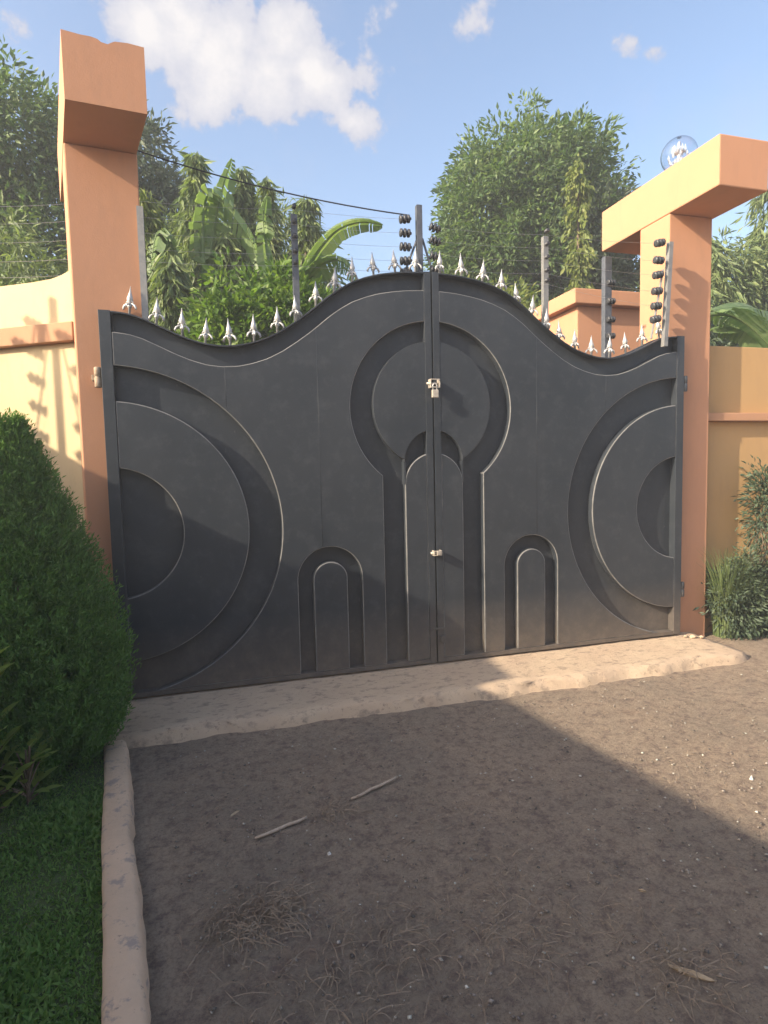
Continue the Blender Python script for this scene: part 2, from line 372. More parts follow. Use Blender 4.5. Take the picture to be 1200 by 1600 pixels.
def banana_leaf(parent, pts, wid, m, torn=.35, name='leaf', roll=0.0):
    """pts: arc of midrib points; blade built of strips on both sides with tears"""
    P = [Vector(p_) for p_ in pts]
    def cr(tv):
        f_ = tv * (len(P) - 1); i = min(int(f_), len(P) - 2); u_ = f_ - i
        a, b_, c_, d_ = P[max(i - 1, 0)], P[i], P[i + 1], P[min(i + 2, len(P) - 1)]
        return .5 * ((2 * b_) + (c_ - a) * u_ + (2 * a - 5 * b_ + 4 * c_ - d_) * u_ ** 2 + (3 * b_ - a - 3 * c_ + d_) * u_ ** 3)
    N = 34; b = MB(); rib = MB()
    ribp = [cr(i / N) for i in range(N + 1)]
    rib.tube(ribp, [.028 * (1 - .85 * i / N) for i in range(N + 1)], 6)
    for side in (-1, 1):
        gap = 0; hang = 0
        for i in range(int(N * .16), N):
            if rnd.random() < torn: hang = rnd.uniform(0, .55); brk = True
            else: brk = False
            t0, t1 = i / N, (i + 1) / N
            if brk: t0 += .25 / N
            q = []
            for tv in (t0, t1):
                p_ = cr(tv); tg = (cr(min(tv + .02, 1)) - cr(max(tv - .02, 0))).normalized()
                sd = tg.cross(Vector((0, 0, 1)))
                sd = sd.normalized() if sd.length > .05 else Vector((1, 0, 0))
                upv = sd.cross(tg).normalized()
                ca, sa = math.cos(roll), math.sin(roll); sd, upv = sd * ca + upv * sa, upv * ca - sd * sa
                k = (tv - .16) / .84; w = wid * rnd.uniform(.92, 1.05) * math.sin(math.pi * min(max(k, 0.02), .985) ** .75) ** .6
                o1 = p_ + sd * side * w * .5 * math.cos(.3) + upv * w * .14 - Vector((0, 0, hang * w * .35))
                o2 = p_ + sd * side * w * (.97 - hang * .25) + tg * w * .12 - upv * .02 - Vector((0, 0, hang * w * .9 + .12 * w))
                q.append((p_, o1, o2))
            (a0, a1, a2), (b0, b1, b2) = q
            b.add([a0, a1, a2, b0, b1, b2], [(0, 1, 4, 3), (1, 2, 5, 4)])
    o = b.build(name, m, parent)
    rib.build('midrib', M['lf_banana'], o, True)
    return o
# ================================================================== GROUND
gz = -0.08
def bilin_noise(x, y, s): 
    return math.sin(x * s * 1.7 + 1.3) * math.cos(y * s * 1.1 + .4) + .5 * math.sin(x * s * 3.9 + y * s * 2.7)
V = []; F = []
xs = np.concatenate([[-60], np.arange(-4.7, 6.01, .09), [60]]); ys = np.concatenate([[-40], np.arange(-6.5, 1.0, .09), [60]])
for y in ys:
    for x in xs: V.append((x, y, gz + .006 * bilin_noise(x, y, 3.0) + .003 * bilin_noise(x + 3, y, 11)))
nx = len(xs)
F = np.array([(j * nx + i, j * nx + i + 1, (j + 1) * nx + i + 1, (j + 1) * nx + i) for j in range(len(ys) - 1) for i in range(nx - 1)])
tag(link('ground', npmesh('ground', np.array(V), F, M['ground'], True)), kind='structure')
tag(MB().add([(-150, 1.2, -.06), (150, 1.2, -.06), (150, 150, -.06), (-150, 150, -.06)], [(0, 1, 2, 3)]).build('field', M['field']), kind='structure')
tag(MB().add([(-150, -150, -.16), (150, -150, -.16), (150, 1.2, -.16), (-150, 1.2, -.16)], [(0, 1, 2, 3)]).build('terrain', M['field']), kind='structure')

# kerb line: from the sill towards the viewer
def kx(y): return -2.245 + .165 * (-.66 - y) + .004 * math.sin(y * 5)
b = MB(); rows = []
yy = np.arange(-.62, -6.4, -.06)
prof = [(-.006, -.13), (-.002, -.012), (.012, .0), (.098, .002), (.118, -.012), (.132, -.10)]
for y in yy:
    j = [rnd.uniform(-.004, .004) for _ in prof]
    wob = .003 * math.sin(y * 9)
    rows.append([(kx(y) + a + (j[i] if i > 2 else j[i] * .5) + (wob + rnd.uniform(-.006, .004) if i > 3 else 0), y, z + j[-1 - i] * .6 - (max(0, bilin_noise(kx(y) * 9, y, 4.0) - .9) * .03 if i in (3, 4) else 0)) for i, (a, z) in enumerate(prof)])
n = len(prof); b.add([p_ for r_ in rows for p_ in r_], [(i * n + k, (i + 1) * n + k, (i + 1) * n + k + 1, i * n + k + 1) for i in range(len(rows) - 1) for k in range(n - 1)] )
tag(b.build('kerb', M['kerb'], smooth=True), kind='structure')

# sill under the gate
def sill_front(x): return -.530 - .010 * math.sin(x * 1.6 + 1) - .012 * math.sin(x * 9)
b = MB(); XS = np.arange(-2.30, 2.46, .045); nrow = 9; rows = []
for x in XS:
    fy = sill_front(x); end = max(0, (x - 2.15) / .31); fy += end ** 3 * .06
    e0 = max(0, (-2.1 - x) / .2)
    col = []
    for k in range(nrow):
        tv = k / (nrow - 1); y = .30 + (fy - .30) * tv
        z = .0 - .012 * tv - (.010 * end ** 3) + rnd.uniform(-.003, .003) + .005 * math.sin(x * 7 + k) * tv
        col.append((x + rnd.uniform(-.006, .006), y + (rnd.uniform(-.016, .016) if k == nrow - 1 else 0), z))
    col.append((x, fy - .012 + rnd.uniform(-.012, .008), -.026 + rnd.uniform(-.012, .010)))
    col.append((x, fy - .035 + rnd.uniform(-.012, .012), -.062 + rnd.uniform(-.006, .006)))
    col.append((x, fy - .06, -.12))
    rows.append(col)
rows.append([(x + .05, y, -.12) for x, y, z in rows[-1]])
n = len(rows[0]); b.add([p_ for r_ in rows for p_ in r_], [(i * n + k, i * n + k + 1, (i + 1) * n + k + 1, (i + 1) * n + k) for i in range(len(rows) - 1) for k in range(n - 1)])
tag(b.build('gate_sill', M['concrete'], smooth=True), kind='structure')

# lawn
V = [(-4.6, -.3, -.045)]; pts = [(kx(y) + .0, y) for y in np.arange(-.62, -6.4, -.3)]
b = MB(); b.add([(-4.9, 1.2, -.05), (-2.42, .3, -.05), (-2.25, -.6, -.045)] + [(x, y, -.045) for x, y in pts] + [(-4.7, -6.4, -.05)], [tuple(range(3 + len(pts), -1, -1))])
tag(b.build('lawn', M['soil']), kind='structure')
n = 70000
gy = -rng.uniform(0, 1, n) ** .8 * 3.0 - .4; gx = -2.245 + .165 * (-.66 - gy) - rng.uniform(0, 1, n) ** 1.1 * 1.5 + .022
c = np.stack([gx, gy, np.full(n, -.045)], 1)
d = rng.normal(size=(n, 3)) * np.array([.6, .6, .2]) + np.array([0, 0, .8])
L = rng.uniform(.012, .034, n) * (1 + .5 * np.sin(gx * 9) * np.cos(gy * 7))
tag(link('grass', leafmesh('grass', c, d, L, L * .33, M['grass'], .1, .3)), 'short green lawn grass left of the concrete kerb', 'grass', kind='stuff')

# ================================================================== GATEWAY
gp = thing('gateway_pillar', 'right orange gateway pillar carrying a cross beam and the fully visible globe lamp', 'pillar', (2.38, .26, 0), 'orange gateway pillars')
g0 = Vector((2.38, .26, 0))
def rel(b, o): b.v = [(x - o[0], y - o[1], z - o[2]) for x, y, z in b.v]; return b
XR0, XR1 = 2.161, 2.600
b = MB().footprint([(XR0, .08), (XR1, .08), (XR1, .44), (XR0, .44)], -.1, 3.578)
rel(b, g0).build('shaft', M['orange'], gp, bevel=.008)
b = MB().footprint([(XR0 - .002, -.425), (XR1 + .03, -.425), (XR1 + .03, .99), (XR0 - .002, .99)], 3.58, 3.955)
rel(b, g0).build('beam', M['orange'], gp, bevel=.010)

lp = thing('gateway_pillar', 'left orange gateway pillar with chipped beam end, its foot hidden by the cypress bush', 'pillar', (-2.25, .3, 0), 'orange gateway pillars')
l0 = Vector((-2.25, .3, 0)); bk = Vector((-.238, .971, 0)); wv = Vector((.425, .045, 0))
A = Vector((-2.41, .08, 0))
b = MB().footprint([(A.x, A.y), (A.x + wv.x, A.y + wv.y), (A.x + wv.x + bk.x * .37, A.y + wv.y + bk.y * .37), (A.x + bk.x * .37, A.y + bk.y * .37)], -.1, 3.598)
rel(b, l0).build('shaft', M['orange'], lp, bevel=.008)
Bc = Vector((-2.297, -.39, 0)); prof = [(0, 0), (.22, -.006), (.34, -.004), (.38, -.006), (.43, -.010), (.47, -.022), (.55, -.026), (.60, -.012), (.64, -.003), (.8, .004), (1, 0)]
b = MB(); n = len(prof); vs = []
for back, jag in ((0, 1), (.10, .6), (.16, 0), (1.42, 0)):
    for u_, dz in prof:
        p_ = Bc + bk * back + wv * u_; vs.append((p_.x, p_.y, 3.968 + dz * jag))
    for u_, dz in prof:
        p_ = Bc + bk * back + wv * u_; vs.append((p_.x, p_.y, 3.60))
fs = []
for r_ in range(3):
    o = r_ * 2 * n
    fs += [(o + k, o + k + 1, o + 2 * n + k + 1, o + 2 * n + k) for k in range(n - 1)]
    fs += [(o + n + k + 1, o + n + k, o + 3 * n + k, o + 3 * n + k + 1) for k in range(n - 1)]
    fs += [(o + n, o, o + 2 * n, o + 3 * n), (o + n - 1, o + 2 * n - 1, o + 4 * n - 1, o + 3 * n - 1)]
fs += [(k, n + k, n + k + 1, k + 1) for k in range(n - 1)]
o = 6 * n; fs += [(o + k + 1, o + n + k + 1, o + n + k, o + k) for k in range(n - 1)]
b.add(vs, fs); rel(b, l0).build('beam', M['orange'], lp)

def globe(name_label, x, y, z):
    t_ = thing('globe_lamp', name_label, 'lamp', (x, y, z), 'clear globe lamps on the gateway beams')
    MB().lathe([(.085, 0), (.09, .02), (.07, .05), (.055, .06)], seg=20).build('base', M['lampbase'], t_, True)
    r_ = .148; prof = [(.055, .058)] + [(r_ * math.sin(a), .058 + r_ * .95 - r_ * math.cos(a)) for a in np.linspace(.35, math.pi - .01, 18)]
    inner = [(q * .985, h) for q, h in prof[::-1]]
    gb = MB(); sg_ = 40; loop = prof + inner
    vs = [(q * math.cos(2 * math.pi * k / sg_), q * math.sin(2 * math.pi * k / sg_), h) for q, h in loop for k in range(sg_)]
    m_ = len(loop); gb.add(vs, [(i * sg_ + k, i * sg_ + (k + 1) % sg_, ((i + 1) % m_) * sg_ + (k + 1) % sg_, ((i + 1) % m_) * sg_ + k) for i in range(m_) for k in range(sg_)])
    gb.build('globe', M['glass'], t_, True)
    MB().lathe([(.06, .055), (.066, .06), (.066, .085), (.06, .09)], seg=20).build('collar', M['galv'], t_, True)
    bb = MB().lathe([(.02, .06), (.05, .08), (.055, .1), (.02, .14), (.016, .2), (.045, .22), (.02, .26), (.012, .31)], seg=10)
    for k in range(9):
        a = k * 2 * math.pi / 9
        bb.lathe([(.002, -.02), (.013, 0), (.002, .035)], (math.cos(a) * .07, math.sin(a) * .07, .12), 4)
        bb.lathe([(.002, -.02), (.012, 0), (.002, .03)], (math.cos(a + .6) * .085, math.sin(a + .6) * .085, .175), 4)
        bb.lathe([(.002, -.02), (.013, 0), (.002, .045)], (math.cos(a + .3) * .05, math.sin(a + .3) * .05, .23), 4)
        bb.tube([(math.cos(a) * .015, math.sin(a) * .015, .18), (math.cos(a) * .07, math.sin(a) * .07, .13)], .003, 4)
    bb.build('cut_glass_core', M['cutglass'], t_)
    return t_
globe('clear globe lamp with a sparkling glass core on top of the right beam', 2.40, .25, 3.955)
globe('clear globe lamp on the left beam, only its crown glinting above the chipped edge', -2.19, .22, 3.945)

# wing and boundary walls
def wall(label, a, d, Ln, sections, colmat, t=.2, top=None):
    a = Vector(a); d = Vector(d).normalized(); nrm_ = Vector((d.y, -d.x, 0))
    if nrm_.y > 0 and abs(nrm_.x) < .9: nrm_ = -nrm_
    w_ = thing('boundary_wall', label, 'wall', a)
    for (nm, mt, z0, z1, out) in sections:
        q = [nrm_ * out, d * Ln + nrm_ * out, d * Ln - nrm_ * t, -nrm_ * t]
        if (q[1] - q[0]).cross(q[2] - q[1]).z < 0: q = q[::-1]
        MB().footprint([(p_.x, p_.y) for p_ in q], z0, z1).build(nm, mt, w_, bevel=.006)
    return w_
lw = wall('cream wing wall with an orange ledge band running from the left pillar behind the bush', (-2.42, .24, 0), (-.86, .51, 0), 2.75,
     [('lower_wall', M['cream'], -.1, 2.40, 0), ('ledge', M['band'], 2.402, 2.525, .055)], None)
# parapet with its top sweeping up towards the pillar
d = Vector((-.86, .51, 0)).normalized(); n_ = Vector((-d.y, d.x, 0)) * -1
n_ = Vector((-.51, -.86, 0)).normalized()
topz = [(-.02, 2.90), (.05, 2.865), (.12, 2.842), (.2, 2.828), (.35, 2.822), (2.75, 2.82)]
b = MB(); vs = []
for u_, z in topz:
    for off in (0, -.2):
        p_ = d * u_ + n_ * off; vs += [(p_.x, p_.y, 2.526), (p_.x, p_.y, z)]
fs = []
for i in range(len(topz) - 1):
    o = 4 * i; fs += [(o, o + 1, o + 5, o + 4), (o + 2, o + 6, o + 7, o + 3), (o + 1, o + 3, o + 7, o + 5)]
o = 4 * (len(topz) - 1); fs += [(0, 2, 3, 1), (o, o + 1, o + 3, o + 2)]
b.add(vs, fs).build('parapet', M['cream'], lw)
rw = wall('ochre boundary wall with a narrow ledge band on the right of the right pillar', (2.60, .20, 0), (1, 0, 0), 9,
     [('lower_wall', M['ochre'], -.1, 1.86, 0), ('ledge', M['band'], 1.862, 1.935, .07), ('parapet', M['ochre'], 1.937, 2.535, 0)], None)
# side wall standing left of the drive: its top edge and its fence post throw the shadows
def sidewall(label, a, e, h):
    a = Vector(a); e = Vector(e); dd = (e - a); 
    return wall(label, a, dd, dd.length, [('wall_face', M['cream'], -.1, h - .06, 0), ('coping', M['band'], h - .058, h, .03)], None)
sidewall('cream side wall closing the yard left of the bush beyond the picture edge', (-4.80, 1.55, 0), (-4.93, -1.70, 0), 2.80)
sidewall('cream side wall along the drive towards the viewer, throwing the long shade', (-4.93, -1.71, 0), (-4.22, -5.6, 0), 2.63)
sidewall('far length of the cream side wall behind the viewer', (-4.22, -5.61, 0), (-2.4, -13.6, 0), 2.70)

def insulator_mesh():
    b = MB().lathe([(.014, -.045), (.030, -.042), (.030, -.030), (.016, -.026), (.016, -.018), (.032, -.014), (.032, .0), (.016, .004), (.016, .012), (.030, .016), (.030, .030), (.012, .034), (.010, .045)], seg=10, axis='x')
    return b.mesh('insulator', M['insul'], True)
INS = insulator_mesh()
def ins(parent, loc, tilt=0): 
    o = link('insulator', INS, parent, loc=loc); o.rotation_euler = (0, tilt, 0); return o

sp = thing('electric_fence_post', 'fence post with insulators on both sides, standing on the side wall', 'post', (-4.70, -.19, 2.80))
MB().box(-.022, .022, -.02, .02, 0, 1.05).build('post', M['post'], sp)
for s_ in (-1, 1):
    MB().tube([(0, s_ * .02, .9), (0, s_ * .16, .0)], .007, 5).build('brace', M['post'], sp)
    for k in range(5):
        o = ins(sp, (0, s_ * .13, .06 + k * .19)); o.rotation_euler = (0, 0, math.pi / 2); o.scale = (1.2, 1.2, 1.2)

# ================================================================== GATE LEAVES
TP = [(0, 2.935), (.1, 2.932), (.2, 2.927), (.3, 2.915), (.4, 2.898), (.5, 2.870), (.6, 2.831), (.68, 2.785), (.76, 2.730), (.83, 2.672), (.91, 2.608), (1.0, 2.543), (1.1, 2.477), (1.2, 2.425), (1.3, 2.390), (1.4, 2.367), (1.5, 2.360), (1.6, 2.368), (1.7, 2.394), (1.8, 2.432), (1.9, 2.478), (2.0, 2.522), (2.08, 2.545), (2.16, 2.554), (2.252, 2.556)]
def top(x): return float(np.interp(abs(x), [q[0] for q in TP], [q[1] for q in TP]))
def led(x): return top(x) - .13 - .012 * math.sin(min(abs(x) / 2.25, 1) * math.pi)
DP = .066                                   # depth of the pressed recesses
KC, KR, KN = 1.948, .633, .400              # keyhole: centre height, radius, neck half width
kj = KC - math.sqrt(KR ** 2 - KN ** 2)
DX, DZ, RO, RD, RI = 2.236, 1.119, 1.093, .867, .434
FX = 2.182                                  # inner edge of the outer stile
SX = .058                                   # edge of the meeting stile
BZ = .045
def arc(cx, cz, r_, a0, a1, n): return [(cx + r_ * math.cos(R(a0 + (a1 - a0) * i / n)), cz + r_ * math.sin(R(a0 + (a1 - a0) * i / n))) for i in range(n + 1)]
def finial_mesh():
    b = MB().lathe([(.0075, -.03), (.0075, .055), (.014, .060), (.014, .070), (.008, .076), (.010, .095), (.019, .112), (.013, .135), (.007, .160), (.001, .205)], seg=6)
    for s_ in (-1, 1):
        b.tube([(0, 0, .062), (s_ * .016, 0, .083), (s_ * .030, 0, .070), (s_ * .038, 0, .050), (s_ * .034, 0, .040)], [.007, .008, .008, .006, .003], 5)
        b.tube([(0, 0, .098), (s_ * .014, 0, .100), (s_ * .024, 0, .088)], [.006, .006, .002], 5)
    b.tube([(0, 0, .062), (0, -.016, .083), (0, -.028, .068), (0, -.030, .050)], [.006, .007, .006, .003], 5)
    return b.mesh('finial', M['silver'], True)
FIN = finial_mesh()
def make_leaf(sg, label):
    t_ = thing('gate_leaf', label, 'gate', (0, 0, 0), 'two leaves of the black steel gate')
    X = lambda pts: [(x * sg, z) for x, z in pts]
    g = .006
    xs_ = list(np.linspace(g, 2.252, 60))
    # backing sheet: also the floor of the recesses and of the band under the top edge
    MB().prism(X([(x, top(x)) for x in xs_] + [(2.252, .012), (g, .012)]), DP, DP + .02).build('backing_sheet', M['gate'], t_)
    # main pressed panel
    h = math.sqrt(RO ** 2 - (DX - FX) ** 2)
    a_top = 180 - math.degrees(math.asin(min(1, h / RO))); a_top = math.degrees(math.atan2(h, FX - DX)) 
    a_bot = 180 + math.degrees(math.asin((DZ - BZ) / RO))
    pts = [(x, led(x)) for x in np.linspace(SX, FX, 60)]
    pts += arc(DX, DZ, RO, a_top, a_bot, 60)
    pts += [(1.046, BZ)] + arc(.811, .720, .235, 0, 180, 24) + [(.576, BZ), (KN, BZ)]
    a0 = math.degrees(math.atan2(kj - KC, KN)); a1 = math.degrees(math.acos(SX / KR))
    pts += arc(0, KC, KR, a0, a1, 48)
    link_panel = MB().prism(X(pts), 0, DP - .0008).build('pressed_panel', M['gate'], t_, bevel=.009)
    # D ring
    h1 = math.degrees(math.atan2(math.sqrt(RD ** 2 - (DX - FX) ** 2), FX - DX)); h2 = math.degrees(math.atan2(math.sqrt(RI ** 2 - (DX - FX) ** 2), FX - DX))
    MB().prism(X(arc(DX, DZ, RD, h1, 360 - h1, 60) + arc(DX, DZ, RI, 360 - h2, h2, 40)), .001, DP - .0008).build('raised_half_ring', M['gate'], t_, bevel=.007)
    # keyhole disc
    r_ = .462; c1 = 1.972; hw = .232; az = 1.555
    aa0 = math.degrees(math.atan2(-math.sqrt(r_ ** 2 - hw ** 2), hw)); aa1 = math.degrees(math.acos(SX / r_))
    dz0 = c1 - math.sqrt(r_ ** 2 - hw ** 2)
    MB().prism(X([(hw, az)] + arc(0, c1, r_, aa0, aa1, 48) + arc(0, az, hw, math.degrees(math.acos(SX / hw)), 0, 16)[:-1]), .001, DP - .0008).build('raised_half_disc', M['gate'], t_, bevel=.007)
    cz = 1.385
    MB().prism(X([(SX, BZ), (hw, BZ)] + arc(0, cz, hw, 0, math.degrees(math.acos(SX / hw)), 16)), .0015, DP - .0008).build('raised_capsule', M['gate'], t_, bevel=.007)
    MB().box(min(sg * .222, sg * .236), max(sg * .222, sg * .236), .002, DP - .0008, cz + .002, az - .002).build('slot_edge', M['gate'], t_)
    # small arch
    MB().prism(X([(.811 - .125, BZ), (.811 + .125, BZ)] + arc(.811, .720, .125, 0, 180, 20)), .001, DP - .0008).build('raised_arch', M['gate'], t_, bevel=.007)
    # frame
    def bx(x0, x1, y0, y1, z0, z1, nm):
        return MB().box(min(sg * x0, sg * x1), max(sg * x0, sg * x1), y0, y1, z0, z1).build(nm, M['gate'], t_, bevel=.002)
    MB().prism(X([(FX + .001, .012), (2.256, .012), (2.256, top(2.25) + .003), (FX + .001, top(FX) + .003)]), -.002, DP - .0008).build('outer_stile', M['gate'], t_, bevel=.003)
    MB().prism(X([(g, .012), (SX - .0005, .012), (SX - .0005, top(SX) + .003), (g, top(0) + .003)]), -.002, DP - .0008).build('meeting_stile', M['gate'], t_, bevel=.002)
    bx(SX, FX, -.001, DP - .0008, .012, BZ - .001, 'bottom_rail')
    # rolled edge bar along the top
    ring = [(x * sg, DP + .012, top(x) - .002) for x in xs_]
    MB().tube(ring, .013, 6).build('top_bar', M['gate'], t_, True)
    up_ = [(x, top(x) - .001) for x in xs_]; dn_ = [(x, top(x) - .010) for x in xs_[::-1]]
    MB().prism(X(up_ + dn_), -.001, DP - .0008).build('top_lip', M['gate'], t_)
    # weld seams on the panel sheets
    for x, z0, z1 in ((.862, .96, led(.86) - .01), (1.49, 1.94, led(1.49) - .01)):
        MB().tube([(sg * x, .0005, z0), (sg * (x + .002), .0005, z1)], .0016, 5).build('weld_seam', M['gate'], t_, True)
    return t_
left = make_leaf(-1, 'left, nearer leaf of the black steel gate, hung on the pillar by the bush')
right_ = make_leaf(1, 'right, farther leaf of the black steel gate, ending at the right pillar')
for x in (-2.080, -1.917, -1.757, -1.609, -1.445, -1.284, -1.122, -.985, -.845, -.712, -.575, -.415, -.250, -.095):
    o = link('finial', FIN, left, loc=(x, DP + .012, top(x))); o.scale = (1.2, 1.2, .88 + .1 * rnd.random()); o.rotation_euler = (rnd.uniform(-.07, .07), rnd.uniform(-.09, .09), rnd.uniform(-.5, .5))
for x in (.098, .275, .442, .601, .738, .864, .992, 1.118, 1.256, 1.409, 1.577, 1.736, 1.898, 2.067):
    o = link('finial', FIN, right_, loc=(x, DP + .012, top(x))); o.scale = (1.2, 1.2, .88 + .1 * rnd.random()); o.rotation_euler = (rnd.uniform(-.07, .07), rnd.uniform(-.09, .09), rnd.uniform(-.5, .5))
# electric posts on the leaves
WY = DP + .055
LV = [3.345, 3.245, 3.145, 3.045, 2.965]
def epost(parent, x, z0, z1, m_, w=.022, y=WY, insu=(), braces=(), levels=LV, lean=0):
    p_ = MB().add([(x - w, y - .02, z0), (x + w, y - .02, z0), (x + w, y + .02, z0), (x - w, y + .02, z0), (x - w + lean, y - .02, z1), (x + w + lean, y - .02, z1), (x + w + lean, y + .02, z1), (x - w + lean, y + .02, z1)],
                  [(0, 3, 2, 1), (4, 5, 6, 7), (0, 1, 5, 4), (1, 2, 6, 5), (2, 3, 7, 6), (3, 0, 4, 7)]).build('electric_post', m_, parent)
    for s_, off in insu:
        for z in levels:
            ins(p_, (x + s_ * off + lean * (z - z0) / (z1 - z0), y, z), rnd.uniform(-.15, .15) + s_ * .1)
    for s_, f_, zt in braces:
        MB().tube([(x + s_ * .02, y, zt), (x + s_ * f_, y, z0 + .06)], .0085, 6).build('brace', m_, p_)
    return p_
epost(left, -.045, 2.70, 3.45, M['post'], .021, insu=((-1, .105),), braces=((-1, .20, 3.20),))
MB().box(-.115, -.030, WY - .024, WY - .018, 2.70, 2.92)
for s_, zs in ((1, (3.30, 3.205, 3.09, 2.985)),):
    for k, z in enumerate(zs):
        o = ins(left, (.085 - .0 * k, WY, z), .25)
MB().tube([(-.02, WY, 3.215), (.075, WY, 2.92)], .0085, 6).build('brace', M['post'], left)
epost(left, -.975, 2.45, 3.30, M['post'], .021)
epost(left, -1.985, 2.40, 3.26, M['galv'], .020)
epost(right_, 1.010, 2.45, 3.31, M['galv'], .021)
pr = epost(right_, 2.035, 2.46, 3.30, M['galv'], .018, y=-.02, insu=((-1, .095),), braces=((-1, .13, 3.08),), levels=[3.29, 3.15, 3.035, 2.905, 2.785, 2.68], lean=.045)
for po, x in ((left, -.975), (right_, 1.010)):
    for z in LV[:5]: o = ins(po, (x + (.0), WY - .03, z)); o.scale = (.5, .5, .5); o.rotation_euler = (0, 0, math.pi / 2)
# hinges
def hinge(parent, x, z, m_, s_=1.0):
    h = MB().box(x - .045 * s_, x + .035 * s_, .03, .078, z - .02, z + .018).build('hinge', m_, parent, bevel=.003)
    MB().lathe([(.018, -.065), (.022, -.06), (.022, -.004), (.018, 0), (.018, .006), (.022, .01), (.022, .06), (.018, .065)], (x - .005, .018, z), 10).build('knuckle', m_, h, True)
hinge(left, -2.275, 2.135, M['rust']); hinge(left, -2.275, .42, M['rust'])
hinge(right_, 2.285, 2.165, M['gate'], .8); hinge(right_, 2.285, .40, M['gate'], .8)
# latches: welded staple plates and the bolts in them
def latch(parent, z, w, h, drop):
    l_ = MB().box(-.028 * w - .004, -.028 * w + .004, -.050, -.002, z - h, z + h)
    l_.box(.026 * w, .026 * w + .008, -.050, -.002, z - h, z + h).box(-.028 * w, .03 * w, -.053, -.045, z + h - .008, z + h).box(-.028 * w, .03 * w, -.053, -.045, z - h, z - h + .008)
    o = l_.build('latch', M['brass'], parent, bevel=.0015)
    MB().tube([(-.05 * w, -.03, z), (.04 * w, -.03, z)], .008, 8).build('bolt', M['brass'], o, True)
    return o
latch(right_, 2.125, 1.2, .032, 0); latch(right_, .865, 1.0, .020, 0)
MB().box(-.06, .06, -.012, -.0025, .265, .285).box(.02, .06, -.035, -.012, .17, .225).build('latch', M['gate'], right_, bevel=.002)
pk = thing('padlock', 'small pale padlock hanging from the upper latch of the gate seam', 'padlock', (-.004, -.050, 2.055))
MB().box(-.024, .024, -.016, .012, -.036, .022).build('body', M['brass'], pk, bevel=.004)
MB().tube([(-.015, 0, .02), (-.015, 0, .055), (-.008, 0, .068), (.008, 0, .068), (.015, 0, .055), (.015, 0, .02)], .004, 6).build('shackle', M['silver'], pk, True)
pk = thing('padlock', 'small pale padlock on the lower latch of the gate seam', 'padlock', (.004, -.056, .868))
MB().box(-.015, .017, -.012, .006, -.016, .016).build('body', M['brass'], pk, bevel=.003)

# wires
ORD = ['topmost', 'second', 'third', 'fourth', 'lowest']
def wire(label, pts, r_=.0016, group=None, m_='wire', sag=.012):
    P = [Vector(q) for q in pts]; path = []
    for i in range(len(P) - 1):
        for k in range(14):
            u_ = k / 14; q = P[i].lerp(P[i + 1], u_); q.z -= sag * 4 * u_ * (1 - u_) * (P[i + 1] - P[i]).length; path.append(q)
    path.append(P[-1]); o = MB().tube(path, r_, 4).build('fence_wire', M[m_]); return tag(o, label, 'wire', group)
for k, z in enumerate(LV):
    wire(f'{ORD[k]} electric wire between centre post and left pillar over the left leaf', [(-.15, WY, z), (-.975, WY - .03, z - .02), (-1.985, WY - .03, z - .06)], group='electric wires over the left leaf', r_=.0009)
RL = [3.29, 3.15, 3.035, 2.905, 2.785]
for k, z in enumerate(LV):
    wire(f'{ORD[k]} electric wire between centre post and right pillar over the right leaf', [(.13, WY, z - .04), (1.01, WY - .03, z - .03), (1.96, 0, RL[k])], group='electric wires over the right leaf', r_=.0009)
for k, z in enumerate((3.42, 3.30, 3.17, 3.04, 2.93)):
    wire(f'{ORD[k]} electric wire above the cream wing wall left of the left pillar', [(-2.35, .55, z + .02), (-3.1, .75, z), (-4.7, 1.5, z)], group='electric wires above the wing wall', r_=.0014)
wire('thick black cable slung from the left beam to the centre gate post', [(-.12, WY, 3.375), (-2.25, .5, 3.86)], r_=.0052, m_='cable', sag=.028)

# outer gate post with cap, and steel post under the rear of the right beam
op = thing('outer_pillar', 'short orange outer pillar with a projecting cap seen behind the finials of the right leaf', 'pillar', (2.6, 1.75, 0))
MB().footprint([(-.37, -.25), (.6, -.25), (.6, .6), (-.37, .6)], -.1, 3.20).build('shaft', M['orange'], op, bevel=.008)
MB().footprint([(-.46, -.34), (.69, -.34), (.69, .69), (-.46, .69)], 3.202, 3.36).build('cap', M['orange'], op, bevel=.01)
sp2 = thing('steel_post', 'dark square steel post standing behind the finials under the rear end of the right beam', 'post', (2.27, 1.06, 0))
MB().box(-.04, .04, -.03, .03, -.1, 3.56).build('shaft', M['post'], sp2, bevel=.004)
for z in (3.3, 3.12, 2.94, 2.78): ins(sp2, (.02, -.05, z))

# ================================================================== PLANTING
# conifer bush
cb = thing('conifer_bush', 'dense green conical cypress bush beside the left pillar and kerb', 'bush', (-2.66, -.58, -.05))
n = 4200; hh = 1.78
zz = hh * rng.uniform(0, 1, n) ** 1.15; ang = rng.uniform(0, 2 * np.pi, n)
def brad(z):
    u_ = np.clip(z / hh, 0, 1); return .54 * np.interp(u_, [0, .08, .2, .4, .6, .8, .92, 1], [.78, .93, 1.0, .90, .66, .37, .18, .03])
rr = brad(zz) * rng.uniform(.25, 1.0, n) ** .35
cc = np.stack([np.cos(ang) * rr, np.sin(ang) * rr, zz], 1)
per = 40; idx = np.repeat(np.arange(n), per)
dirc = np.stack([np.cos(ang) * .55, np.sin(ang) * .55, np.ones(n) * .95], 1)
ln = rng.uniform(0, .13, n * per)[:, None]
c = cc[idx] + unit(dirc[idx]) * ln + rng.normal(size=(n * per, 3)) * .014
d = dirc[idx] + rng.normal(size=(n * per, 3)) * .55
Ls = rng.uniform(.014, .038, n * per)
